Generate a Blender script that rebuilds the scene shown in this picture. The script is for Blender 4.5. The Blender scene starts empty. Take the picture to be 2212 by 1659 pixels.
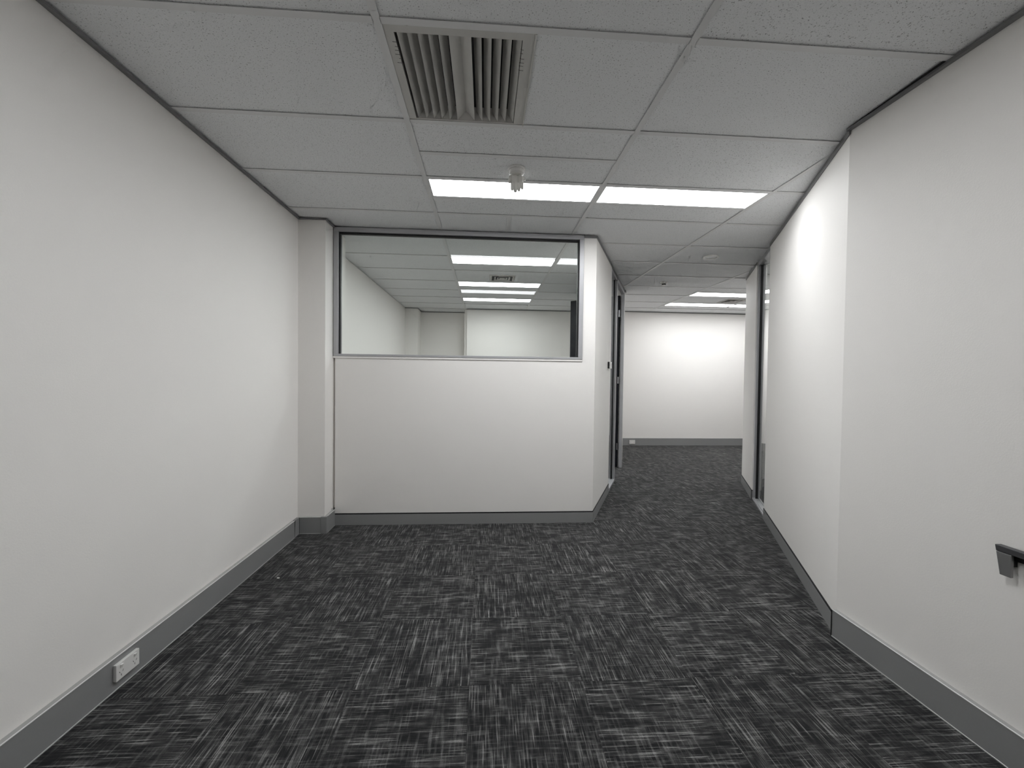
import bpy, bmesh, math, random
from mathutils import Matrix, Vector
random.seed(7)
scene = bpy.context.scene
C = scene.collection

# ------------------------------------------------------------------ camera, world, exposure
cam_d = bpy.data.cameras.new('camera')
cam_d.sensor_fit = 'HORIZONTAL'; cam_d.sensor_width = 36.0; cam_d.lens = 14.438
cam_d.clip_start = 0.02; cam_d.clip_end = 60
cam = bpy.data.objects.new('camera', cam_d); C.objects.link(cam)
_r = Vector((0.9978142, -0.06491883, 0.01234379)); _d = Vector((0.01097795, -0.021354, -0.9997117)); _f = Vector((0.06516371, 0.99766204, -0.02059465))
m = Matrix.Identity(4)
for i in range(3):
    m[i][0] = _r[i]; m[i][1] = -_d[i]; m[i][2] = -_f[i]
m.translation = (0, 0, 1.36)
cam.matrix_world = m
scene.camera = cam
w = bpy.data.worlds.new('world'); scene.world = w; w.use_nodes = True
w.node_tree.nodes['Background'].inputs[0].default_value = (0.02, 0.02, 0.02, 1)
w.node_tree.nodes['Background'].inputs[1].default_value = 1.0
scene.view_settings.view_transform = 'Standard'; scene.view_settings.look = 'None'
scene.view_settings.gamma = 1.0; scene.view_settings.use_curve_mapping = False
scene.view_settings.exposure = 0.0
PANEL = 19.0          # radiance of a lit ceiling panel
PANEL_COL = (0.965, 0.985, 1.0)
scene.cycles.max_bounces = 9; scene.cycles.diffuse_bounces = 6; scene.cycles.glossy_bounces = 4
scene.cycles.use_adaptive_sampling = True; scene.cycles.adaptive_threshold = 0.1; scene.cycles.adaptive_min_samples = 12
scene.cycles.caustics_reflective = False; scene.cycles.caustics_refractive = False
scene.cycles.transparent_max_bounces = 16

# ------------------------------------------------------------------ materials
def newmat(name):
    mt = bpy.data.materials.new(name); mt.use_nodes = True
    nt = mt.node_tree; b = nt.nodes['Principled BSDF']
    return mt, nt, b
def N(nt, t, **kw):
    n = nt.nodes.new(t)
    for k, v in kw.items(): setattr(n, k, v)
    return n
def simple(name, col, rough=0.5, metal=0.0, spec=0.5, bump=0.0, bscale=300.0, var=0.0):
    mt, nt, b = newmat(name)
    b.inputs['Base Color'].default_value = (*col, 1); b.inputs['Roughness'].default_value = rough
    b.inputs['Metallic'].default_value = metal; b.inputs['Specular IOR Level'].default_value = spec
    if bump or var:
        tc = N(nt, 'ShaderNodeTexCoord'); no = N(nt, 'ShaderNodeTexNoise')
        no.inputs['Scale'].default_value = bscale; no.inputs['Detail'].default_value = 3
        nt.links.new(tc.outputs['Object'], no.inputs['Vector'])
        if bump:
            bp = N(nt, 'ShaderNodeBump'); bp.inputs['Strength'].default_value = bump; bp.inputs['Distance'].default_value = 0.001
            nt.links.new(no.outputs['Fac'], bp.inputs['Height']); nt.links.new(bp.outputs['Normal'], b.inputs['Normal'])
        if var:
            mx = N(nt, 'ShaderNodeMix', data_type='RGBA'); mx.inputs[6].default_value = (*[c*(1-var) for c in col], 1); mx.inputs[7].default_value = (*[min(1, c*(1+var)) for c in col], 1)
            nt.links.new(no.outputs['Fac'], mx.inputs[0]); nt.links.new(mx.outputs[2], b.inputs['Base Color'])
    return mt
M = {}
M['paint'] = simple('wall_paint', (0.885, 0.862, 0.835), 0.62, spec=0.3, bump=0.25, bscale=160, var=0.012)
M['slab'] = simple('slab', (0.4, 0.4, 0.4), 0.9)
M['grid'] = simple('ceiling_grid_white', (0.74, 0.74, 0.74), 0.45)
M['alu'] = simple('anodised_aluminium', (0.47, 0.47, 0.485), 0.40, metal=0.3, bump=0.05, bscale=400)
M['track'] = simple('head_track_and_shade_grey', (0.24, 0.24, 0.245), 0.45, metal=0.3, var=0.05, bscale=60)  # real head tracks; on thin ceiling angles the grey paints in recess shade
M['skirt'] = simple('skirting_grey', (0.29, 0.291, 0.29), 0.42, metal=0.1, var=0.03, bscale=120)
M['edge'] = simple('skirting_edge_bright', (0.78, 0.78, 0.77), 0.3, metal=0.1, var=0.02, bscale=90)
M['cap'] = simple('skirting_cap_silver', (0.40, 0.40, 0.395), 0.35, metal=0.1, var=0.03, bscale=90)
M['black'] = simple('black_rubber_and_gap_shade', (0.006, 0.006, 0.007), 0.6)  # rubber parts, also pieces that stand for the dark inside gaps
M['door'] = simple('black_door_laminate', (0.006, 0.007, 0.011), 0.5, spec=0.25, var=0.1, bscale=30)
M['white'] = simple('white_plastic', (0.78, 0.77, 0.75), 0.35, var=0.01, bscale=80)
M['vent'] = simple('vent_powder_coat', (0.58, 0.57, 0.545), 0.55, var=0.05, bscale=18)
M['dark'] = simple('dark_plenum', (0.02, 0.02, 0.022), 0.8)
M['frame'] = simple('light_frame_white', (0.75, 0.75, 0.75), 0.4)
M['dust'] = simple('dust_grime', (0.13, 0.125, 0.12), 0.9, var=0.3, bscale=200)
M['steel'] = simple('brushed_steel', (0.33, 0.33, 0.33), 0.35, metal=0.8, bump=0.15, bscale=900)
M['handle_bar'] = simple('dark_steel', (0.10, 0.10, 0.105), 0.4, metal=0.6)
M['hinge'] = simple('hinge_steel', (0.34, 0.34, 0.35), 0.3, metal=0.9, var=0.05)

def emit(name, col, s):
    mt = bpy.data.materials.new(name); mt.use_nodes = True; nt = mt.node_tree; nt.nodes.clear()
    o = N(nt, 'ShaderNodeOutputMaterial'); e = N(nt, 'ShaderNodeEmission')
    e.inputs[0].default_value = (*col, 1); e.inputs[1].default_value = s
    nt.links.new(e.outputs[0], o.inputs[0]); return mt
M['lit'] = emit('lit_diffuser', PANEL_COL, PANEL)

def glass(name, ior, tint):
    mt = bpy.data.materials.new(name); mt.use_nodes = True; nt = mt.node_tree; nt.nodes.clear()
    o = N(nt, 'ShaderNodeOutputMaterial'); t = N(nt, 'ShaderNodeBsdfTransparent'); g = N(nt, 'ShaderNodeBsdfGlossy')
    t.inputs[0].default_value = (*tint, 1); g.inputs['Roughness'].default_value = 0.0; g.inputs[0].default_value = (1, 1, 1, 1)
    fr = N(nt, 'ShaderNodeFresnel'); fr.inputs[0].default_value = ior
    geo = N(nt, 'ShaderNodeNewGeometry'); mul = N(nt, 'ShaderNodeMath', operation='MULTIPLY'); inv = N(nt, 'ShaderNodeMath', operation='SUBTRACT')
    inv.inputs[0].default_value = 1.0          # only the outer face of the slab mirrors; its back face lets light out
    nt.links.new(geo.outputs['Backfacing'], inv.inputs[1])
    two = N(nt, 'ShaderNodeMath', operation='MULTIPLY'); two.inputs[1].default_value = 1.5; two.use_clamp = True
    nt.links.new(fr.outputs[0], two.inputs[0]); nt.links.new(two.outputs[0], mul.inputs[0]); nt.links.new(inv.outputs[0], mul.inputs[1])
    mx = N(nt, 'ShaderNodeMixShader')
    nt.links.new(mul.outputs[0], mx.inputs[0]); nt.links.new(t.outputs[0], mx.inputs[1]); nt.links.new(g.outputs[0], mx.inputs[2])
    nt.links.new(mx.outputs[0], o.inputs[0]); return mt
M['glass'] = glass('clear_glass', 1.40, (0.955, 0.975, 0.962))

def ceiling_tile_mat():
    mt, nt, b = newmat('mineral_fibre_tile')
    tc = N(nt, 'ShaderNodeTexCoord'); oi = N(nt, 'ShaderNodeObjectInfo')
    mul = N(nt, 'ShaderNodeMath', operation='MULTIPLY'); mul.inputs[1].default_value = 37.0
    nt.links.new(oi.outputs['Random'], mul.inputs[0])
    add = N(nt, 'ShaderNodeVectorMath', operation='ADD'); nt.links.new(tc.outputs['Object'], add.inputs[0]); nt.links.new(mul.outputs[0], add.inputs[1])
    def noise(scale, det, rough=0.5):
        n = N(nt, 'ShaderNodeTexNoise'); n.inputs['Scale'].default_value = scale; n.inputs['Detail'].default_value = det; n.inputs['Roughness'].default_value = rough
        nt.links.new(add.outputs[0], n.inputs['Vector']); return n
    def ramp(src, a, b_, ca, cb):
        r = N(nt, 'ShaderNodeValToRGB'); r.color_ramp.elements[0].position = a; r.color_ramp.elements[1].position = b_
        r.color_ramp.elements[0].color = (ca, ca, ca, 1); r.color_ramp.elements[1].color = (cb, cb, cb, 1)
        nt.links.new(src, r.inputs[0]); return r
    specks = ramp(noise(175, 1.5).outputs['Fac'], 0.29, 0.37, 0.42, 1.0)
    grain = ramp(noise(420, 2).outputs['Fac'], 0.25, 0.7, 0.84, 1.06)
    m1 = N(nt, 'ShaderNodeMix', data_type='RGBA', blend_type='MULTIPLY'); m1.inputs[0].default_value = 1
    nt.links.new(specks.outputs[0], m1.inputs[6]); nt.links.new(grain.outputs[0], m1.inputs[7])
    m2 = N(nt, 'ShaderNodeMix', data_type='RGBA', blend_type='MULTIPLY'); m2.inputs[0].default_value = 1
    m2.inputs[6].default_value = (0.865, 0.875, 0.885, 1)
    nt.links.new(m1.outputs[2], m2.inputs[7]); nt.links.new(m2.outputs[2], b.inputs['Base Color'])
    bp = N(nt, 'ShaderNodeBump'); bp.inputs['Strength'].default_value = 0.35; bp.inputs['Distance'].default_value = 0.001
    nt.links.new(m1.outputs[2], bp.inputs['Height']); nt.links.new(bp.outputs['Normal'], b.inputs['Normal'])
    b.inputs['Roughness'].default_value = 0.9; b.inputs['Specular IOR Level'].default_value = 0.1
    return mt
M['tile'] = ceiling_tile_mat()

def carpet_mat():
    mt, nt, b = newmat('carpet_tile_pile')
    tc = N(nt, 'ShaderNodeTexCoord'); oi = N(nt, 'ShaderNodeObjectInfo')
    mul = N(nt, 'ShaderNodeMath', operation='MULTIPLY'); mul.inputs[1].default_value = 53.0
    nt.links.new(oi.outputs['Random'], mul.inputs[0])
    add = N(nt, 'ShaderNodeVectorMath', operation='ADD'); nt.links.new(tc.outputs['Object'], add.inputs[0]); nt.links.new(mul.outputs[0], add.inputs[1])
    def noise(sc, det, rough=0.55):
        mp = N(nt, 'ShaderNodeMapping'); mp.inputs['Scale'].default_value = sc
        nt.links.new(add.outputs[0], mp.inputs['Vector'])
        n = N(nt, 'ShaderNodeTexNoise'); n.inputs['Scale'].default_value = 1.0; n.inputs['Detail'].default_value = det; n.inputs['Roughness'].default_value = rough
        nt.links.new(mp.outputs[0], n.inputs['Vector']); return n.outputs['Fac']
    def ramp(src, a, b_, ca, cb):
        r = N(nt, 'ShaderNodeMapRange'); r.inputs[1].default_value = a; r.inputs[2].default_value = b_; r.inputs[3].default_value = ca; r.inputs[4].default_value = cb
        nt.links.new(src, r.inputs[0]); return r.outputs[0]
    def mth(op, x, y):
        n = N(nt, 'ShaderNodeMath', operation=op)
        for i, s in enumerate((x, y)):
            if isinstance(s, (int, float)): n.inputs[i].default_value = s
            else: nt.links.new(s, n.inputs[i])
        return n.outputs[0]
    lines = ramp(noise((190, 5.5, 1), 1.6), 0.55, 0.68, 0, 1)          # bright yarns along the tile
    soft = ramp(noise((75, 8, 1), 2.0), 0.42, 0.66, 0, 1)
    cross = ramp(noise((9, 90, 1), 2.0), 0.50, 0.68, 0, 1)          # cross bars of the weave
    blotch = ramp(noise((18, 14, 1), 2.0), 0.33, 0.60, 0.22, 1)
    fine = ramp(noise((700, 420, 1), 1.0), 0.3, 0.7, 0.55, 1.35)
    s = mth('ADD', mth('MULTIPLY', lines, 0.70), mth('MULTIPLY', soft, 0.20))
    s = mth('ADD', s, mth('MULTIPLY', cross, 0.26))
    s = mth('MULTIPLY', mth('MULTIPLY', s, blotch), fine)
    cr = N(nt, 'ShaderNodeValToRGB')
    cr.color_ramp.elements[0].color = (0.0095, 0.0095, 0.0105, 1); cr.color_ramp.elements[1].color = (0.30, 0.297, 0.29, 1)
    nt.links.new(s, cr.inputs[0]); nt.links.new(cr.outputs[0], b.inputs['Base Color'])
    bp = N(nt, 'ShaderNodeBump'); bp.inputs['Strength'].default_value = 0.5; bp.inputs['Distance'].default_value = 0.002
    nt.links.new(s, bp.inputs['Height']); nt.links.new(bp.outputs['Normal'], b.inputs['Normal'])
    b.inputs['Roughness'].default_value = 0.95; b.inputs['Specular IOR Level'].default_value = 0.1
    b.inputs['Sheen Weight'].default_value = 0.08; b.inputs['Sheen Roughness'].default_value = 0.6
    return mt
M['carpet'] = carpet_mat()

def glove_mat():
    mt = bpy.data.materials.new('milky_latex'); mt.use_nodes = True; nt = mt.node_tree; b = nt.nodes['Principled BSDF']
    b.inputs['Base Color'].default_value = (0.78, 0.77, 0.74, 1); b.inputs['Roughness'].default_value = 0.3
    tr = N(nt, 'ShaderNodeBsdfTranslucent'); tr.inputs[0].default_value = (0.42, 0.41, 0.39, 1)
    tp = N(nt, 'ShaderNodeBsdfTransparent'); mx = N(nt, 'ShaderNodeMixShader'); mx.inputs[0].default_value = 0.45
    mx2 = N(nt, 'ShaderNodeMixShader'); mx2.inputs[0].default_value = 0.03
    nt.links.new(b.outputs[0], mx.inputs[1]); nt.links.new(tr.outputs[0], mx.inputs[2])
    nt.links.new(mx.outputs[0], mx2.inputs[1]); nt.links.new(tp.outputs[0], mx2.inputs[2])
    nt.links.new(mx2.outputs[0], nt.nodes['Material Output'].inputs[0]); return mt
M['latex'] = glove_mat()

# ------------------------------------------------------------------ mesh helpers
def tag(o, label=None, cat=None, group=None, kind=None):
    if label: o['label'] = label
    if cat: o['category'] = cat
    if group: o['group'] = group
    if kind: o['kind'] = kind
    return o
def empty(name, loc=(0, 0, 0), rz=0.0):
    o = bpy.data.objects.new(name, None); C.objects.link(o); o.location = loc; o.rotation_euler = (0, 0, rz); o.empty_display_size = 0.1
    return o
class MB:
    def __init__(s): s.v = []; s.f = []
    def box(s, x0, x1, y0, y1, z0, z1):
        return s.prism([(x0, y0), (x1, y0), (x1, y1), (x0, y1)], z0, z1)
    def prism(s, poly, z0, z1):
        a = sum(poly[i][0]*poly[(i+1) % len(poly)][1]-poly[(i+1) % len(poly)][0]*poly[i][1] for i in range(len(poly)))
        if a < 0: poly = poly[::-1]
        n = len(poly); b = len(s.v)
        s.v += [(x, y, z0) for x, y in poly]+[(x, y, z1) for x, y in poly]
        s.f += [tuple(b+i for i in reversed(range(n))), tuple(b+n+i for i in range(n))]
        for i in range(n):
            j = (i+1) % n; s.f.append((b+i, b+j, b+n+j, b+n+i))
        return s
    def extrude(s, prof, p0, p1, nrm):
        # profile (outwards, up) swept from p0 to p1 (2-D points); nrm = outward direction
        b = len(s.v); n = len(prof)
        for p in (p0, p1):
            s.v += [(p[0]+nrm[0]*a, p[1]+nrm[1]*a, z) for a, z in prof]
        s.f += [tuple(b+i for i in range(n)), tuple(b+n+i for i in reversed(range(n)))]
        for i in range(n):
            j = (i+1) % n; s.f.append((b+i, b+n+i, b+n+j, b+j))
        return s
    def hexa(s, pts):      # 8 points, bottom 4 then top 4
        b = len(s.v); s.v += list(pts)
        s.f += [(b+3, b+2, b+1, b), (b+4, b+5, b+6, b+7)]
        for i in range(4):
            j = (i+1) % 4; s.f.append((b+i, b+j, b+4+j, b+4+i))
        return s
    def lathe(s, prof, c, n=24, axis='z'):
        b = len(s.v); k = len(prof)
        for i in range(n):
            a = 2*math.pi*i/n
            for r, h in prof:
                s.v.append((c[0]+r*math.cos(a), c[1]+r*math.sin(a), c[2]+h))
        for i in range(n):
            j = (i+1) % n
            for q in range(k-1):
                s.f.append((b+i*k+q, b+j*k+q, b+j*k+q+1, b+i*k+q+1))
        s.f.append(tuple(b+i*k for i in reversed(range(n)))); s.f.append(tuple(b+i*k+k-1 for i in range(n)))
        return s
    def build(s, name, mat, parent=None, bevel=0.0, smooth=False, seg=2):
        me = bpy.data.meshes.new(name); me.from_pydata(s.v, [], s.f); me.validate()
        bm = bmesh.new(); bm.from_mesh(me); bmesh.ops.recalc_face_normals(bm, faces=bm.faces)
        if bevel:
            bmesh.ops.bevel(bm, geom=list(bm.edges), offset=bevel, segments=seg, affect='EDGES', profile=0.5, clamp_overlap=True)
        bm.to_mesh(me); bm.free()
        if smooth:
            for p in me.polygons: p.use_smooth = True
        me.materials.append(M[mat])
        o = bpy.data.objects.new(name, me); C.objects.link(o)
        if parent: o.parent = parent; o.matrix_parent_inverse = parent.matrix_world.inverted() if False else Matrix.Identity(4)
        return o
def struct(o, label, cat): return tag(o, label, cat, kind='structure')

# ------------------------------------------------------------------ plan geometry
ZC = 2.656                       # underside of the ceiling grid
XL = -1.575                      # left wall
YP = 3.75                        # front partition face
aL = math.radians(24.7); PL = (1.012, 3.75); dL = (math.sin(aL), math.cos(aL)); nL = (-math.cos(aL), math.sin(aL))      # nL points into the office
aR = math.radians(25.6); PR = (1.87, 2.035); dR = (math.sin(aR), math.cos(aR)); nR = (math.cos(aR), -math.sin(aR))      # nR points into the right room
def L(t, o=0.0): return (PL[0]+dL[0]*t+nL[0]*o, PL[1]+dL[1]*t+nL[1]*o)
def Rr(t, o=0.0): return (PR[0]+dR[0]*t+nR[0]*o, PR[1]+dR[1]*t+nR[1]*o)
def quad(F, t0, t1, o0, o1): return [F(t0, o0), F(t1, o0), F(t1, o1), F(t0, o1)]
YB = -2.6                        # wall behind the camera
YF = 7.985                       # far wall
XO = 2.02                        # wall between office and far room

# ------------------------------------------------------------------ floor with carpet tiles
floor = MB().box(-1.75, 6.9, YB-0.1, 8.8, -0.08, -0.007).build('floor', 'slab')
struct(floor, 'dark charcoal carpet tile floor running through all rooms', 'floor')
tm = MB().box(-0.2497, 0.2497, -0.2497, 0.2497, -0.0065, 0.0)
t0 = tm.build('carpet_tile', 'carpet', floor, bevel=0.0004, seg=1)
first = True
GX, GY = -0.055, 2.28
tiles = []
for i in range(-4, 14):
    for j in range(-7, 13):
        x = GX+0.5*i+0.25; y = GY+0.5*j+0.25
        if x < -1.83 or x > 6.8 or y > 8.75 or y < -0.2: continue
        if x > 3.7 and y < 4.8: continue
        tiles.append((x, y, (i+j) % 2))
tiles.sort(key=lambda t: t[0]**2+t[1]**2)
for k, (x, y, par) in enumerate(tiles):
    o = t0 if k == 0 else t0.copy()
    if k: C.objects.link(o); o.parent = floor
    o.location = (x+random.uniform(-.0004, .0004), y+random.uniform(-.0004, .0004), random.uniform(-.0002, 0)); o.rotation_euler = (0, 0, (math.pi/2 if par else 0)+(math.pi if random.random() < .5 else 0))

# ------------------------------------------------------------------ ceiling: slab, grid bars, tiles
ceil_ = MB().box(-1.75, 6.9, YB-0.1, 8.8, 2.74, 2.80).build('ceiling', 'slab')
struct(ceil_, 'suspended ceiling of speckled mineral tiles in a white metal grid', 'ceiling')
XB = [-1.6126+1.2*k for k in range(8)]
def RY(k): return 1.562+0.3*k
lights = {(1, 4): 'n1', (2, 4): 'n2', (1, -2): 'n0', (1, 10): 'o1', (1, 14): 'o2', (1, 18): 'o3', (4, 15): 'f1', (4, 18): 'f2', (5, 18): 'f3', (4, 8): 'r1'}  # r1 is unseen, set beside the right glass to brighten the corridor
base_rows = list(range(-14, 25, 2))
colrows = {c: set(base_rows) for c in range(7)}
colrows[1] |= {3, 5, -1, 11, 15, 19}
colrows[2] |= {5}
for c, r in lights: colrows[c] |= {r, r+1}
# main bars
HW = 0.015
for k, x in enumerate(XB[1:7]):
    b = MB().box(x-HW, x+HW, YB, 8.7, ZC, ZC+0.002); b.box(x-0.0015, x+0.0015, YB, 8.7, ZC+0.002, ZC+0.035)
    b.build('main_bar', 'grid', ceil_)
cb = MB().box(-0.5875, 0.5875, -HW, HW, ZC, ZC+0.002); cb.box(-0.5875, 0.5875, -0.0015, 0.0015, ZC+0.002, ZC+0.035)
cb0 = None
def cross(x, y):
    global cb0
    if cb0 is None: o = cb0 = cb.build('cross_bar', 'grid', ceil_)
    else: o = cb0.copy(); C.objects.link(o); o.parent = ceil_
    o.location = (x, y, 0)
tile_cache = {}
def tile(x0, x1, y0, y1):
    g = 0.004
    key = (round(x1-x0, 3), round(y1-y0, 3))
    if key not in tile_cache:
        hx, hy = key[0]/2-g, key[1]/2-g
        o = MB().box(-hx, hx, -hy, hy, 0, 0.015).build('ceiling_tile', 'tile', ceil_); tile_cache[key] = o
    else:
        o = tile_cache[key].copy(); C.objects.link(o); o.parent = ceil_
    o.location = ((x0+x1)/2, (y0+y1)/2, ZC+0.0055+random.uniform(-.0006, .0006))
XS = 0.183
for c in range(6):
    rows = sorted(colrows[c])
    x0, x1 = XB[c], XB[c+1]
    for r in rows:
        if RY(r) > 8.7: continue
        cross((x0+x1)/2, RY(r))
    for a, b in zip(rows, rows[1:]):
        if (c, a) in lights and b == a+1: continue
        y0, y1 = RY(a), RY(b)
        if c == 1 and (a, b) == (0, 2): tile(XS-0.003, x1, y0, y1); continue
        if c == 1 and (a, b) == (6, 8): tile(x0, XS, y0, y1); tile(XS, x1, y0, y1); continue
        if c == 1 and (a, b) == (12, 14): tile(x0, x1, y0, y1); continue
        tile(x0, x1, y0, y1)
sb = MB().box(XS-HW, XS+HW, RY(6)+HW, RY(8)-HW, ZC, ZC+0.002).build('cross_bar', 'grid', ceil_)

# ------------------------------------------------------------------ walls
struct(MB().box(XL-0.1, XL, YB, 8.7, 0, ZC).build('wall_left', 'paint'), 'long white painted wall on the left with low power outlet', 'wall')
struct(MB().box(XL, -1.352, 3.57, 4.06, 0, ZC).build('wall_left_pier', 'paint'), 'white boxed pier between left wall and glazed partition', 'wall')
struct(MB().box(-1.333, 0.893, YP, YP+0.1, 0, 1.497).build('wall_front', 'paint'), 'white half-height partition below the wide office window', 'wall')
struct(MB().prism([(0.893, YP), PL, L(1.06), L(1.06, 0.1), (0.948, YP+0.1), (0.893, YP+0.1)], 0, ZC).build('wall_corridor_left', 'paint'), 'white wall end turning into the corridor beside the office window', 'wall')
struct(MB().prism([(1.87, YB), PR, Rr(0, 0.09), (Rr(0, 0.09)[0], YB)], 0, ZC).build('wall_right', 'paint'), 'grey-lit white wall at the near right with metal handle', 'wall')
struct(MB().prism(quad(Rr, 0, 1.95, 0, 0.09), 0, ZC).build('wall_corridor_right', 'paint'), 'bright white angled wall on the right side of the corridor', 'wall')
struct(MB().prism(quad(Rr, 2.65, 3.42, 0, 0.10), 0, ZC).build('wall_corridor_right_nib', 'paint'), 'short white wall nib past the narrow right glass pane', 'wall')
struct(MB().box(Rr(3.3, 0.09)[0], 6.8, 4.93, 5.06, 0, ZC).build('wall_right_room', 'paint'), 'white wall seen through the narrow right glass pane', 'wall')
struct(MB().box(2.0, 6.8, YF, YF+0.1, 0, ZC).build('wall_far', 'paint'), 'white far wall at the end of the corridor', 'wall')
struct(MB().box(6.8, 6.9, 1.5, YF, 0, ZC).build('wall_far_right', 'paint'), 'white wall at the right of the far room', 'wall')
struct(MB().box(1.952, 6.8, 1.5, 1.6, 0, ZC).build('wall_right_room_back', 'paint'), 'white back wall of the room behind the right glass', 'wall')
struct(MB().box(XL, 1.87, YB-0.1, YB, 0, ZC).build('wall_back', 'paint'), 'white wall behind the camera', 'wall')
struct(MB().prism([L(2.51), L(2.58), (XO+0.06, 6.3), (XO+0.06, 8.7), (XO-0.06, 8.7), (XO-0.06, 6.3), L(2.53, 0.1), L(2.51, 0.045)], 0, ZC).build('wall_office_right', 'paint'), 'white wall nib at the far side of the black office door', 'wall')
struct(MB().box(-0.37, XO-0.06, 8.11, 8.2, 0, ZC).build('wall_office_far', 'paint'), 'pale office end wall seen through the window, nearer section', 'wall')
struct(MB().box(-1.33, -0.37, 8.60, 8.7, 0, ZC).build('wall_office_recess', 'paint'), 'shaded office end wall recess seen through the window', 'wall')
struct(MB().box(-0.42, -0.37, 8.2, 8.6, 0, ZC).build('wall_office_return', 'paint'), 'short return wall of the office recess', 'wall')
struct(MB().box(XL, -1.33, 8.15, 8.7, 0, ZC).build('wall_office_pier', 'paint'), 'white pier in the far left corner of the office', 'wall')
struct(MB().box(-1.352, -1.333, YP+0.035, YP+0.06, 0, 1.497).build('trim_1', 'paint'), 'narrow recessed filler strip between pier and half-height partition', 'trim')

# ------------------------------------------------------------------ skirtings
PROF = [(0, 0), (0.0225, 0), (0.0225, 0.1395), (0, 0.1395)]
CAP = [(0, 0.1395), (0.0235, 0.1395), (0.0235, 0.143), (0, 0.1435)]
LIP = [(0.0225, 0.0), (0.0245, 0.0), (0.0245, 0.0035), (0.0225, 0.005)]
def caps(par, p0, p1, n):
    MB().extrude(CAP, p0, p1, n).build('top_cap', 'cap', par); MB().extrude(LIP, p0, p1, n).build('foot_lip', 'cap', par)
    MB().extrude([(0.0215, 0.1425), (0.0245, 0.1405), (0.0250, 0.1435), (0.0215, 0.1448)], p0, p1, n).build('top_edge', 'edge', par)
bl = MB().extrude(PROF, (XL, YB), (XL, 3.462), (1, 0)).build('baseboard_left', 'skirt'); struct(bl, 'grey metal skirting along the foot of the left wall', 'baseboard'); caps(bl, (XL, YB), (XL, 3.462), (1, 0))
e = MB(); e.hexa([(XL, 3.465, 0), (XL+0.023, 3.465, 0), (XL+0.023, 3.548, 0), (XL, 3.548, 0), (XL, 3.480, 0.142), (XL+0.023, 3.480, 0.142), (XL+0.023, 3.548, 0.142), (XL, 3.548, 0.142)])
e.build('corner_cover', 'skirt', bl, bevel=0.001, seg=1)
MB().hexa([(XL, 3.462, 0.006), (XL+0.0223, 3.462, 0.006), (XL+0.0223, 3.4655, 0.006), (XL, 3.4655, 0.006), (XL, 3.462, 0.137), (XL+0.0223, 3.462, 0.137), (XL+0.0223, 3.479, 0.137), (XL, 3.479, 0.137)]).build('joint_gap', 'black', bl)
bp_ = MB().extrude(PROF, (XL+0.024, 3.57), (-1.372, 3.57), (0, -1)).build('baseboard_left_pier', 'skirt'); struct(bp_, 'grey metal skirting wrapped around the white pier', 'baseboard'); caps(bp_, (XL+0.024, 3.57), (-1.376, 3.57), (0, -1)); caps(bp_, (-1.352, 3.575), (-1.352, 3.746), (1, 0))
MB().extrude(PROF, (-1.352, 3.5755), (-1.352, 3.746), (1, 0)).build('side_length', 'skirt', bp_)
MB().prism([(-1.376, 3.545), (-1.327, 3.545), (-1.327, 3.575), (-1.352, 3.575), (-1.352, 3.57), (-1.376, 3.57)], 0, 0.144).build('corner_cover', 'skirt', bp_, bevel=0.0015, seg=1)
MB().box(XL, XL+0.025, 3.5455, 3.549, 0, 0.141).build('joint_gap', 'black', bp_)

def flat_skirt(name, p0, p1, nrm, label, h=0.096):
    o = MB().extrude([(0, 0), (0.006, 0), (0.006, h), (0, h)], p0, p1, nrm).build(name, 'skirt'); struct(o, label, 'baseboard')
    MB().extrude([(0, h), (0.005, h), (0.005, h+0.010), (0, h+0.010)], p0, p1, nrm).build('shadow_strip', 'black', o)  # solid black strip painted in for the shade of the gap above the skirting
    return o
fs = flat_skirt('baseboard_front', (-1.333, YP), PL, (0, -1), 'grey skirting with a black strip for the shadow gap under the half-height partition')
MB().box(-1.336, -1.3325, YP-0.010, YP+0.02, 0, 0.16).build('end_gap', 'black', fs)
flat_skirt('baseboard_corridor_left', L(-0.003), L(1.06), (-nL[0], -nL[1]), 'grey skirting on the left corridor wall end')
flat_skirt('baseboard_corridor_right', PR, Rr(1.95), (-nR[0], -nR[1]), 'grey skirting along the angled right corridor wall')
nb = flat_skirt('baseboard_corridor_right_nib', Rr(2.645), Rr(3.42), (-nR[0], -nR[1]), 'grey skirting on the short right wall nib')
MB().prism(quad(Rr, 2.643, 2.65, 0.0, 0.03), 0, 0.096).build('end_cap', 'skirt', nb)
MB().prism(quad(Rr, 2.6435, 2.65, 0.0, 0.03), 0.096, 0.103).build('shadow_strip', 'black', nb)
MB().prism(quad(Rr, 2.6415, 2.645, -0.006, 0.0), 0, 0.1).build('end_gap', 'black', nb)
rb = MB().extrude(PROF, (1.87, YB), (1.87, 2.035), (-1, 0)).build('baseboard_right', 'skirt'); struct(rb, 'tall grey metal skirting along the near right wall', 'baseboard'); caps(rb, (1.87, YB), (1.87, 2.035), (-1, 0))
MB().box(1.844, 1.872, 2.035, 2.0375, 0, 0.142).build('end_cap', 'black', rb)
struct(MB().extrude([(0, 0), (0.018, 0), (0.018, 0.143), (0, 0.143)], (2.08, YF), (6.8, YF), (0, -1)).build('baseboard_far', 'skirt'), 'grey skirting across the far wall with white outlet', 'baseboard')
struct(MB().extrude([(0, 0), (0.018, 0), (0.018, 0.1), (0, 0.1)], (Rr(3.3, 0.1)[0], 4.93), (6.8, 4.93), (0, -1)).build('baseboard_right_room', 'skirt'), 'grey skirting behind the narrow right glass', 'baseboard')
struct(MB().extrude([(0, 0), (0.018, 0), (0.018, 0.143), (0, 0.143)], (-0.37, 8.11), (XO-0.06, 8.11), (0, -1)).build('baseboard_office_far', 'skirt'), 'grey skirting on the office end wall', 'baseboard')
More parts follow.
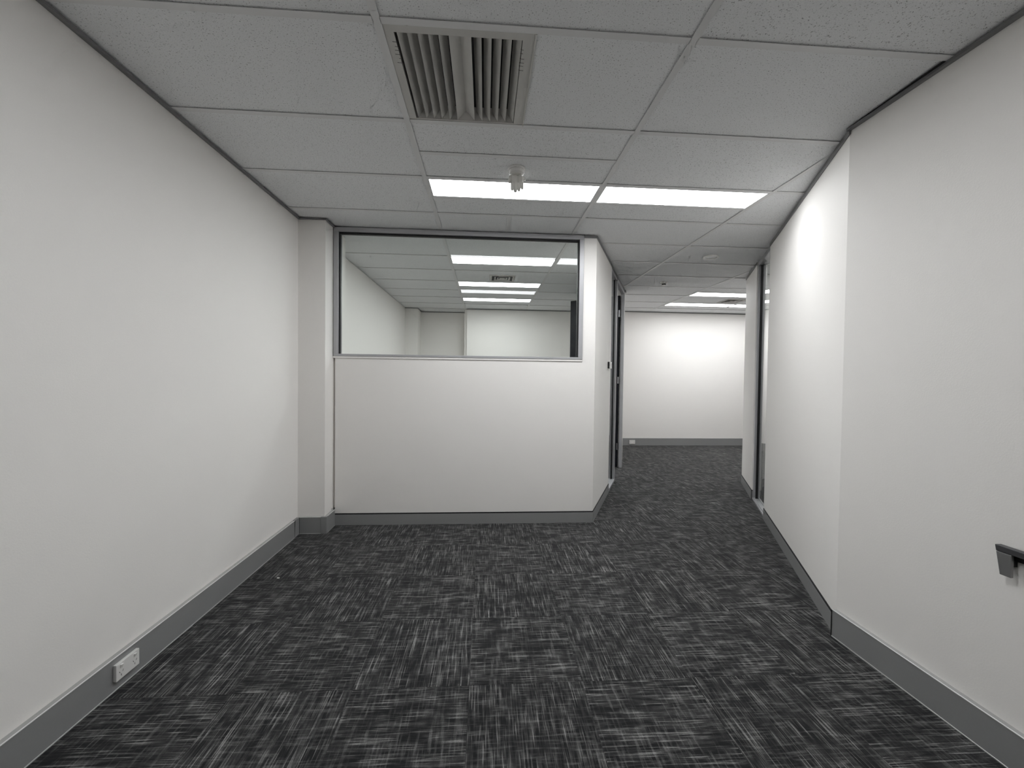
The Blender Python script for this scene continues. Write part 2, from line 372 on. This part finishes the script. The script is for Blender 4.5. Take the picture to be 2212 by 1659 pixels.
nd = MB().prism(quad(L, 2.515, 2.582, -0.006, 0.0), 0, 0.096).build('baseboard_office_right', 'skirt'); struct(nd, 'short grey skirting piece on the nib beside the office door', 'baseboard')
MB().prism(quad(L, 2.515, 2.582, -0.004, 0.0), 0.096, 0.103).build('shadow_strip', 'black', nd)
MB().prism(quad(L, 2.579, 2.584, -0.007, 0.0), 0.0, 0.1).build('end_gap', 'black', nd)

# ------------------------------------------------------------------ perimeter trims under the ceiling
tn = [1]
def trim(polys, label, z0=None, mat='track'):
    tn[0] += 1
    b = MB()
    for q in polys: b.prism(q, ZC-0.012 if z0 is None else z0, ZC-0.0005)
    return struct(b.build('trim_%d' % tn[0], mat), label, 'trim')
trim([[(XL, YB), (XL+0.02, YB), (XL+0.02, 3.57), (XL, 3.57)]], 'thin ceiling angle in recess-shade grey along the left wall')
trim([[(XL, 3.556), (-1.338, 3.556), (-1.338, 3.57), (XL, 3.57)], [(-1.352, 3.57), (-1.338, 3.57), (-1.338, 3.735), (-1.352, 3.735)]], 'thin ceiling angle in recess-shade grey around the pier')
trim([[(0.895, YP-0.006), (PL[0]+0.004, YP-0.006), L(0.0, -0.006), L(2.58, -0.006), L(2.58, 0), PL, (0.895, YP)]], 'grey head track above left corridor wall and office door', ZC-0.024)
trim([[(1.85, YB), (1.85, 2.035), PR, (1.87, YB)]], 'thin ceiling angle in recess-shade grey along the near right wall')
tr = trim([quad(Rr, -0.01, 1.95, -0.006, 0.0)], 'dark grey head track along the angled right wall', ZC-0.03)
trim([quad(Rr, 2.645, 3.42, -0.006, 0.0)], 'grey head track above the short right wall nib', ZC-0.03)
trim([[(XO+0.06, YF-0.014), (6.8, YF-0.014), (6.8, YF), (XO+0.06, YF)]], 'thin ceiling angle in recess-shade grey along the far wall')
trim([[(-0.37, 8.10), (XO-0.06, 8.10), (XO-0.06, 8.11), (-0.37, 8.11)], [(-1.33, 8.59), (-0.42, 8.59), (-0.42, 8.6), (-1.33, 8.6)], [(XL, 8.14), (-1.33, 8.14), (-1.33, 8.15), (XL, 8.15)], [(-1.33, 8.14), (-1.32, 8.14), (-1.32, 8.6), (-1.33, 8.6)]], 'thin ceiling angle in recess-shade grey around the office end walls')
# black wedge painted in for the dark gap between cut tile and wall angle
g = MB().prism([(1.851, 1.575), (1.836, 1.575), (1.8495, 2.03), (1.851, 2.03)], ZC-0.0015, ZC+0.0005).build('trim_20', 'black'); struct(g, 'black wedge for the shade in the tapering gap between ceiling tile and near right wall', 'trim')

# ------------------------------------------------------------------ office window
def window_obj(name, label):
    e_ = empty(name); tag(e_, label, 'window', kind='structure'); return e_
w1 = window_obj('window_1', 'wide clear office window in a grey aluminium frame')
x0, x1, z0, z1 = -1.347, 0.892, 1.515, ZC-0.004
fy0, fy1 = YP-0.012, YP+0.09
MB().box(x0, x1, fy0, fy1, z1-0.040, z1).build('head', 'alu', w1, bevel=0.0015, seg=1)
MB().box(x0, x1, fy0, fy1, z0, z0+0.020).build('sill_rail', 'alu', w1, bevel=0.0015, seg=1)
MB().box(x0, x0+0.042, fy0, fy1, z0+0.020, z1-0.040).build('jamb', 'alu', w1, bevel=0.0015, seg=1)
MB().box(x1-0.040, x1, fy0, fy1, z0+0.020, z1-0.040).build('jamb', 'alu', w1, bevel=0.0015, seg=1)
gk = MB(); gy0, gy1 = YP+0.006, YP+0.040
gk.box(x0+0.042, x1-0.040, gy0, gy1, z1-0.054, z1-0.040)
gk.box(x0+0.042, x0+0.052, gy0, gy1, z0+0.020, z1-0.054); gk.box(x1-0.052, x1-0.040, gy0, gy1, z0+0.020, z1-0.054)
gk.build('gasket', 'black', w1)
MB().box(x0+0.046, x1-0.044, YP+0.020, YP+0.027, z0+0.012, z1-0.046).build('pane', 'glass', w1)
MB().box(-1.357, 0.893, YP-0.008, YP+0.1, 1.497, 1.515).build('sill', 'paint', w1, bevel=0.002, seg=1)

# ------------------------------------------------------------------ left corridor glazing + office door
w2 = window_obj('window_2', 'narrow full-height glass sidelight before the black office door')
def lbox(t0_, t1_, o0, o1, za, zb): return MB().prism(quad(L, t0_, t1_, o0, o1), za, zb)
HZ = ZC-0.026
lbox(1.06, 1.62, 0.005, 0.095, HZ-0.03, HZ+0.022).build('head', 'alu', w2)
lbox(1.06, 1.62, -0.004, 0.095, 0.0, 0.035).build('sill_rail', 'alu', w2, bevel=0.002, seg=1)
lbox(1.06, 1.085, 0.005, 0.095, 0.035, HZ-0.03).build('jamb', 'alu', w2)
lbox(1.60, 1.645, 0.0, 0.05, 0.0, HZ-0.03).build('mullion', 'alu', w2, bevel=0.002, seg=1)
lbox(1.578, 1.60, 0.026, 0.05, 0.035, HZ-0.03).build('gasket', 'black', w2)
lbox(1.085, 1.585, 0.034, 0.040, 0.035, HZ-0.03).build('pane', 'glass', w2)

d1 = empty('door_1'); tag(d1, 'black office door standing open beyond the glass sidelight', 'door', kind='structure')
lbox(1.645, 2.47, 0.0, 0.042, 2.585, HZ+0.022).build('head', 'alu', d1)
lbox(2.47, 2.51, -0.003, 0.042, 0.0, HZ).build('jamb', 'alu', d1, bevel=0.002, seg=1)
lbox(1.645, 1.655, 0.0, 0.042, 0.0, 2.585).build('jamb', 'alu', d1)
H0 = L(2.463, 0.052)
al = math.radians(41)
ld = (-math.cos(al), math.sin(al)); ln = (math.sin(al), math.cos(al))
def D(t, o): return (H0[0]+ld[0]*t+ln[0]*o, H0[1]+ld[1]*t+ln[1]*o)
leaf = MB().prism([D(0.012, -0.02), D(0.832, -0.02), D(0.832, 0.02), D(0.012, 0.02)], 0.012, 2.565).build('leaf', 'door', d1, bevel=0.002, seg=1)
for hz in (0.32, 1.31, 2.30):
    hb = MB()
    for s in range(5):
        hb.lathe([(0.0, 0), (0.0085, 0.0), (0.0085, 0.018), (0.0, 0.018)], (H0[0], H0[1], hz-0.05+s*0.0205), 10)
    hb.prism([D(0.0, -0.018), D(0.02, -0.018), D(0.02, -0.0215), D(0.0, -0.0215)], hz-0.05, hz+0.05)
    hb.build('hinge', 'hinge', leaf)
hl = MB(); hx = D(0.765, -0.02)
hl.prism([D(0.74, -0.02), D(0.79, -0.02), D(0.79, -0.028), D(0.74, -0.028)], 0.93, 1.10)
hl.prism([D(0.757, -0.028), D(0.773, -0.028), D(0.773, -0.07), D(0.757, -0.07)], 1.02, 1.036)
hl.prism([D(0.65, -0.058), D(0.773, -0.058), D(0.773, -0.07), D(0.65, -0.07)], 1.02, 1.036)
hl.build('handle', 'steel', leaf, bevel=0.001, seg=1)
MB().prism(quad(L, 2.475, 2.575, -0.02, -0.006), ZC-0.034, ZC-0.012).build('track_end', 'track', d1)

# ------------------------------------------------------------------ right corridor glazing
w3 = window_obj('window_3', 'narrow full-height glass pane in the right corridor wall')
def rbox(t0_, t1_, o0, o1, za, zb): return MB().prism(quad(Rr, t0_, t1_, o0, o1), za, zb)
rbox(1.95, 2.65, 0.012, 0.085, HZ-0.02, ZC-0.002).build('head', 'alu', w3)
rbox(1.95, 2.65, 0.006, 0.085, 0.0, 0.022).build('sill_rail', 'alu', w3, bevel=0.002, seg=1)
rbox(1.95, 2.65, 0.016, 0.024, 0.022, 0.034).build('glazing_bead', 'alu', w3, bevel=0.001, seg=1)
rbox(2.612, 2.65, 0.012, 0.085, 0.022, HZ-0.02).build('jamb', 'alu', w3, bevel=0.002, seg=1)
rbox(1.95, 1.972, 0.02, 0.085, 0.022, HZ-0.02).build('jamb', 'alu', w3, bevel=0.002, seg=1)
rbox(2.596, 2.612, 0.032, 0.06, 0.022, HZ-0.02).build('gasket', 'black', w3)
rbox(1.965, 2.60, 0.043, 0.049, 0.022, HZ-0.02).build('pane', 'glass', w3)

# ------------------------------------------------------------------ ceiling lights
LAB = {'n1': 'lit ceiling panel just before the office window, behind the hanging glove', 'n2': 'lit ceiling panel nearest the angled right wall',
 'n0': 'lit ceiling panel overhead, mirrored faintly in the office window', 'o1': 'nearest lit ceiling panel inside the office behind the window',
 'o2': 'middle lit ceiling panel inside the office, beyond the square vent', 'o3': 'farthest lit ceiling panel inside the office',
 'f1': 'nearer lit ceiling panel in the far room past the corridor', 'f2': 'farther lit ceiling panel at the left in the far room',
 'f3': 'farther lit ceiling panel at the right in the far room, cut by the wall nib', 'r1': 'unseen lit ceiling panel in the room behind the right glass, placed to brighten the corridor'}
proto = None
for (c, r), k in lights.items():
    cx = (XB[c]+XB[c+1])/2; cy = RY(r)+0.15
    e_ = empty('ceiling_light', (cx, cy, ZC+0.001)); tag(e_, LAB[k], 'ceiling light', 'recessed ceiling light panels')
    if proto is None:
        hx, hy = 0.584, 0.134
        fb = MB(); fw = 0.009
        fb.box(-hx, hx, -hy, -hy+fw, 0, 0.02); fb.box(-hx, hx, hy-fw, hy, 0, 0.02)
        fb.box(-hx, -hx+fw, -hy+fw, hy-fw, 0, 0.02); fb.box(hx-fw, hx, -hy+fw, hy-fw, 0, 0.02)
        a = fb.build('frame', 'frame', e_)
        db = MB().box(-hx+fw, hx-fw, -hy+fw, hy-fw, 0.001, 0.008); db.f.pop(1)
        b = db.build('diffuser', 'lit', e_)
        bk = MB().box(-hx, hx, -hy, hy, 0.02, 0.04).build('housing', 'frame', e_)
        proto = (a, b, bk)
    else:
        for q in proto:
            o = q.copy(); C.objects.link(o); o.parent = e_

# ------------------------------------------------------------------ air vents
def big_vent():
    vx0, vx1, vy0, vy1 = -0.398, 0.183, RY(0)+0.016, RY(2)-0.006
    e_ = empty('air_vent', ((vx0+vx1)/2, (vy0+vy1)/2, ZC+0.003))
    tag(e_, 'large square two-way louvred air vent in the near ceiling', 'air vent')
    cx, cy = (vx0+vx1)/2, (vy0+vy1)/2
    X0, X1, Y0, Y1 = vx0-cx, vx1-cx, vy0-cy, vy1-cy
    ox0, ox1, oy0, oy1 = X0+0.036, X1-0.052, Y0+0.036, Y1-0.02
    f = MB()
    f.box(X0, X1, Y0, oy0, 0, 0.004); f.box(X0, X1, oy1, Y1, 0, 0.004); f.box(X0, ox0, oy0, oy1, 0, 0.004); f.box(ox1, X1, oy0, oy1, 0, 0.004)
    f.box(X1-0.006, X1, Y0, Y1, -0.004, 0.0)
    f.build('face_frame', 'vent', e_)
    hgt = 0.05; sl = 0.03
    MB().hexa([(ox0, oy0-.002, 0.004), (ox1, oy0-.002, 0.004), (ox1, oy0, 0.004), (ox0, oy0, 0.004), (ox0, oy0+sl-.002, hgt), (ox1, oy0+sl-.002, hgt), (ox1, oy0+sl, hgt), (ox0, oy0+sl, hgt)]).build('neck', 'vent', e_)
    MB().hexa([(ox0, oy1, 0.004), (ox1, oy1, 0.004), (ox1, oy1+.002, 0.004), (ox0, oy1+.002, 0.004), (ox0, oy1-sl, hgt), (ox1, oy1-sl, hgt), (ox1, oy1-sl+.002, hgt), (ox0, oy1-sl+.002, hgt)]).build('neck', 'vent', e_)
    MB().box(ox0-0.002, ox1+0.002, oy0-.002, oy1+.002, 0.0505, 0.06).build('plenum', 'dark', e_)
    MB().box(ox0-.003, ox0, oy0, oy1, 0.004, 0.05).build('side_wall', 'vent', e_); MB().box(ox1, ox1+.003, oy0, oy1, 0.004, 0.05).build('side_wall', 'vent', e_)
    for sx in (-1, 1):
        for q in range(6):
            yy = oy0+0.045+0.022*q+random.uniform(-.004, .004); ln_ = random.uniform(0.010, 0.022); xx = (ox0-ln_+0.004) if sx < 0 else ox1-0.004
            MB().hexa([(xx, yy, -0.0003), (xx+ln_, yy+0.002, -0.0003), (xx+ln_, yy+0.0045, -0.0003), (xx, yy+0.003, -0.0003), (xx, yy, 0.0005), (xx+ln_, yy+0.002, 0.0005), (xx+ln_, yy+0.0045, 0.0005), (xx, yy+0.003, 0.0005)]).build('dust_streak', 'dust', e_)
    mid = (ox0+ox1)/2+0.004; P_ = (ox1-ox0-0.008)/12.35
    rise = 0.036; z_ = 0.0005; th = 0.0016
    def blade(xo, xi, name='louvre_blade'):
        k = sl*rise/hgt
        b = MB()
        b.hexa([(xo, oy0+.001, z_), (xi, oy0+k, z_+rise), (xi, oy1-k, z_+rise), (xo, oy1-.001, z_),
                (xo, oy0+.001, z_+th*1.5), (xi, oy0+k, z_+rise+th), (xi, oy1-k, z_+rise+th), (xo, oy1-.001, z_+th*1.5)])
        return b.build(name, 'vent', e_)
    for i in range(5):
        xo = mid-P_*(1.1+(i+1)); blade(xo, xo+P_*0.80)
        xo = mid+P_*(1.1+(i+1)); blade(xo, xo-P_*0.80)
    k = sl*rise/hgt; b = MB()
    for sg in (-1, 1):
        xo = mid+sg*P_*1.1
        b.hexa([(xo, oy0+.001, z_), (mid, oy0+k, z_+rise), (mid, oy1-k, z_+rise), (xo, oy1-.001, z_),
                (xo, oy0+.001, z_+th*1.5), (mid, oy0+k, z_+rise+th), (mid, oy1-k, z_+rise+th), (xo, oy1-.001, z_+th*1.5)])
    b.build('centre_ridge', 'vent', e_)
big_vent()

def small_vent(cx, cy, label, half=0.168):
    e_ = empty('square_vent', (cx, cy, ZC-0.004)); tag(e_, label, 'air vent', 'small square ceiling vents')
    h = half; b = MB(); a = h-0.03
    b.box(-h, h, -h, -a, 0, 0.008); b.box(-h, h, a, h, 0, 0.008); b.box(-h, -a, -a, a, 0, 0.008); b.box(a, h, -a, a, 0, 0.008)
    b.build('face_frame', 'vent', e_)
    MB().box(-a, a, -a, a, 0.0075, 0.0085).build('plenum', 'black', e_)
    for q, rr in enumerate((0.105, 0.068)):
        c_ = MB(); w_ = 0.02
        for (ux, uy) in ((1, 0), (-1, 0), (0, 1), (0, -1)):
            px, py = -uy, ux
            def pt(al_, be, z): return (ux*al_+px*be, uy*al_+py*be, z)
            c_.hexa([pt(rr, -rr, -0.002), pt(rr, rr, -0.002), pt(rr-w_, rr-w_, 0.0065), pt(rr-w_, -rr+w_, 0.0065), pt(rr, -rr, 0.0), pt(rr, rr, 0.0), pt(rr-w_, rr-w_, 0.0075), pt(rr-w_, -rr+w_, 0.0075)])
        c_.build('deflector_ring', 'vent', e_)
    MB().box(-0.034, 0.034, -0.034, 0.034, -0.003, 0.004).build('centre_plate', 'vent', e_)
small_vent(0.21, 5.52, 'small square vent in the office ceiling seen through the window')
small_vent(4.13, 6.70, 'dark square vent between the far room ceiling panels')

# ------------------------------------------------------------------ ceiling devices
e_ = empty('smoke_detector', (0.183, 2.605, ZC+0.003)); tag(e_, 'round detector on the near ceiling inside the hanging glove', 'detector')
MB().lathe([(0.0, 0.002), (0.056, 0.002), (0.058, -0.004), (0.054, -0.012), (0.0, -0.012)], (0, 0, 0), 32).build('base_plate', 'white', e_, smooth=False)
MB().lathe([(0.0, -0.012), (0.050, -0.012), (0.046, -0.030), (0.034, -0.037), (0.0, -0.037)], (0, 0, 0), 32).build('sensor_body', 'white', e_, smooth=False)

def capsule(bm, a, b, ra, rb, seg=10, rings=6):
    a = Vector(a); b = Vector(b); ax = (b-a).normalized()
    u = ax.orthogonal().normalized(); v = ax.cross(u)
    prof = []
    for i in range(rings+1):
        th = -math.pi/2+math.pi/2*i/rings; prof.append((ra*math.cos(th), ra*math.sin(th), a))
    for i in range(rings+1):
        th = math.pi/2*i/rings; prof.append((rb*math.cos(th), rb*math.sin(th), b))
    rr = []
    for r, h, c in prof:
        r = max(r, 1e-4); rr.append([bm.verts.new(c+ax*h+(u*math.cos(2*math.pi*k/seg)+v*math.sin(2*math.pi*k/seg))*r) for k in range(seg)])
    for p, q in zip(rr, rr[1:]):
        for k in range(seg): bm.faces.new((p[k], p[(k+1) % seg], q[(k+1) % seg], q[k]))
    bm.faces.new(list(reversed(rr[0]))); bm.faces.new(rr[-1])
bm = bmesh.new()
capsule(bm, (-0.012, 0, -0.066), (-0.012, -0.002, -0.072), 0.028, 0.027, 18)
capsule(bm, (0.018, 0, -0.066), (0.018, -0.002, -0.070), 0.028, 0.026, 18)
for xa, xb, ze, r, y in ((-0.024, -0.027, -0.128, 0.0125, -0.006), (-0.006, -0.008, -0.141, 0.0138, -0.014), (0.016, 0.015, -0.133, 0.0125, -0.008), (0.033, 0.036, -0.117, 0.0115, 0.0)):
    capsule(bm, (xa, y*0.5, -0.080), (xb, y, ze), r*1.1, r*0.8, 10)
capsule(bm, (-0.036, 0.0, -0.052), (-0.046, -0.012, -0.088), 0.013, 0.0085, 10)
capsule(bm, (0.038, 0.0, -0.052), (0.049, -0.006, -0.068), 0.010, 0.006, 10)
me = bpy.data.meshes.new('rubber_glove'); bm.to_mesh(me); bm.free(); me.materials.append(M['latex'])
gl = bpy.data.objects.new('rubber_glove', me); C.objects.link(gl); gl.location = (0.183, 2.605, ZC+0.003)
rm = gl.modifiers.new('remesh', 'REMESH'); rm.mode = 'VOXEL'; rm.voxel_size = 0.002; rm.use_smooth_shade = True
sm = gl.modifiers.new('smooth', 'SMOOTH'); sm.factor = 0.5; sm.iterations = 2
tag(gl, 'milky white rubber glove pulled over the ceiling detector, fingers hanging down', 'glove')

e_ = empty('round_downlight', (2.405, 4.294, ZC+0.0045)); tag(e_, 'round white unlit fitting flush in the corridor ceiling', 'downlight')
MB().lathe([(0.060, 0.002), (0.082, 0.001), (0.083, -0.003), (0.076, -0.009), (0.062, -0.009), (0.060, 0.002)], (0, 0, 0), 40).build('trim_ring', 'white', e_)
MB().lathe([(0.0, -0.004), (0.0605, -0.004), (0.0605, 0.002), (0.0, 0.002)], (0, 0, 0), 40).build('cover', 'frame', e_)
e_ = empty('corridor_detector', (2.417, 5.485, ZC+0.0045)); tag(e_, 'small conical white detector on the corridor ceiling', 'detector')
MB().lathe([(0.0, 0.001), (0.052, 0.001), (0.052, -0.012), (0.040, -0.026), (0.0, -0.026)], (0, 0, 0), 28).build('base', 'white', e_)
MB().lathe([(0.0, -0.026), (0.028, -0.026), (0.025, -0.040), (0.0, -0.040)], (0, 0, 0), 28).build('sensor_slot', 'black', e_)
MB().lathe([(0.0, -0.040), (0.027, -0.040), (0.022, -0.050), (0.0, -0.050)], (0, 0, 0), 28).build('cap', 'white', e_)

# ------------------------------------------------------------------ outlets and switch
def outlet(name, loc, rz, label, detail=True):
    e_ = empty(name, loc, rz); tag(e_, label, 'power outlet', 'double power outlets in the skirting')
    MB().box(-0.058, 0.058, -0.014, 0.0, -0.036, 0.036).build('face_plate', 'white', e_, bevel=0.002)
    for sx in (-0.034, 0.034):
        MB().hexa([(sx-0.006, -0.0155, 0.012), (sx+0.006, -0.0155, 0.012), (sx+0.006, -0.013, 0.012), (sx-0.006, -0.013, 0.012), (sx-0.006, -0.020, 0.027), (sx+0.006, -0.020, 0.027), (sx+0.006, -0.013, 0.027), (sx-0.006, -0.013, 0.027)]).build('rocker_switch', 'white', e_, bevel=0.0006, seg=1)
        sl = MB()
        for dx, rot in ((-0.008, 0.5), (0.008, -0.5)):
            c_, s_ = math.cos(rot), math.sin(rot)
            pts = []
            for yy in (-0.0143, -0.0138):
                for (a, b) in ((-0.0009, -0.0042), (0.0009, -0.0042), (0.0009, 0.0042), (-0.0009, 0.0042)):
                    pts.append((sx+dx+a*c_-b*s_, yy, -0.004+a*s_+b*c_))
            sl.hexa(pts)
        sl.box(sx-0.0009, sx+0.0009, -0.0143, -0.0138, -0.022, -0.014)
        sl.build('socket_slots', 'black', e_)
    return e_
outlet('power_outlet', (XL+0.0225, 1.868, 0.080), math.pi/2, 'white double power outlet in the left wall skirting')
outlet('power_outlet', (2.925, YF-0.018, 0.070), 0, 'small white power outlet in the far wall skirting')
sp = L(0.90, 0)
e_ = empty('light_switch', (sp[0], sp[1], 1.49)); e_.rotation_euler = (0, 0, math.atan2(dL[1], dL[0]))
tag(e_, 'small white switch box on the left corridor wall end', 'switch')
MB().box(-0.06, 0.06, -0.020, 0.0, -0.037, 0.037).build('back_box', 'black', e_, bevel=0.001, seg=1)
MB().box(-0.058, 0.062, -0.030, -0.020, -0.037, 0.037).build('face_plate', 'white', e_, bevel=0.002, seg=1)
MB().box(-0.012, 0.012, -0.033, -0.030, -0.014, 0.014).build('rocker_switch', 'white', e_, bevel=0.001, seg=1)

# ------------------------------------------------------------------ handle on the near right wall
e_ = empty('wall_handle', (1.87, 1.30, 0.73)); tag(e_, 'flat squared metal handle on the near right wall', 'handle')
MB().hexa([(-0.034, 0.002, -0.056), (-0.022, 0.002, -0.056), (-0.022, 0.033, -0.056), (-0.034, 0.033, -0.056),
           (-0.034, 0.002, 0.024), (-0.022, 0.002, 0.024), (-0.022, 0.046, 0.024), (-0.034, 0.046, 0.024)]).build('upright', 'steel', e_, bevel=0.002)
MB().hexa([(-0.034, -0.20, 0.0245), (-0.010, -0.20, 0.0245), (-0.010, 0.046, 0.0245), (-0.034, 0.046, 0.0245),
           (-0.034, -0.20, 0.046), (-0.010, -0.20, 0.046), (-0.010, 0.050, 0.046), (-0.034, 0.050, 0.046)]).build('top_bar', 'handle_bar', e_, bevel=0.002)
MB().box(-0.022, 0.0, 0.008, 0.030, -0.02, 0.02).build('standoff', 'black', e_)
MB().box(-0.012, 0.0, -0.20, 0.008, 0.002, 0.0245).build('bar_shade', 'black', e_)  # black strip standing for the shadow under the top bar

# ------------------------------------------------------------------ scrap on the carpet
sc = MB(); sc.hexa([(-0.008, -0.004, 0), (0.007, -0.005, 0), (0.009, 0.003, 0), (-0.006, 0.005, 0), (-0.007, -0.003, 0.003), (0.007, -0.004, 0.002), (0.008, 0.003, 0.003), (-0.006, 0.004, 0.004)])
o = sc.build('paper_scrap', 'white'); o.location = (-1.353, 2.785, 0.0002); tag(o, 'tiny white scrap lying on the carpet near the left skirting', 'scrap')
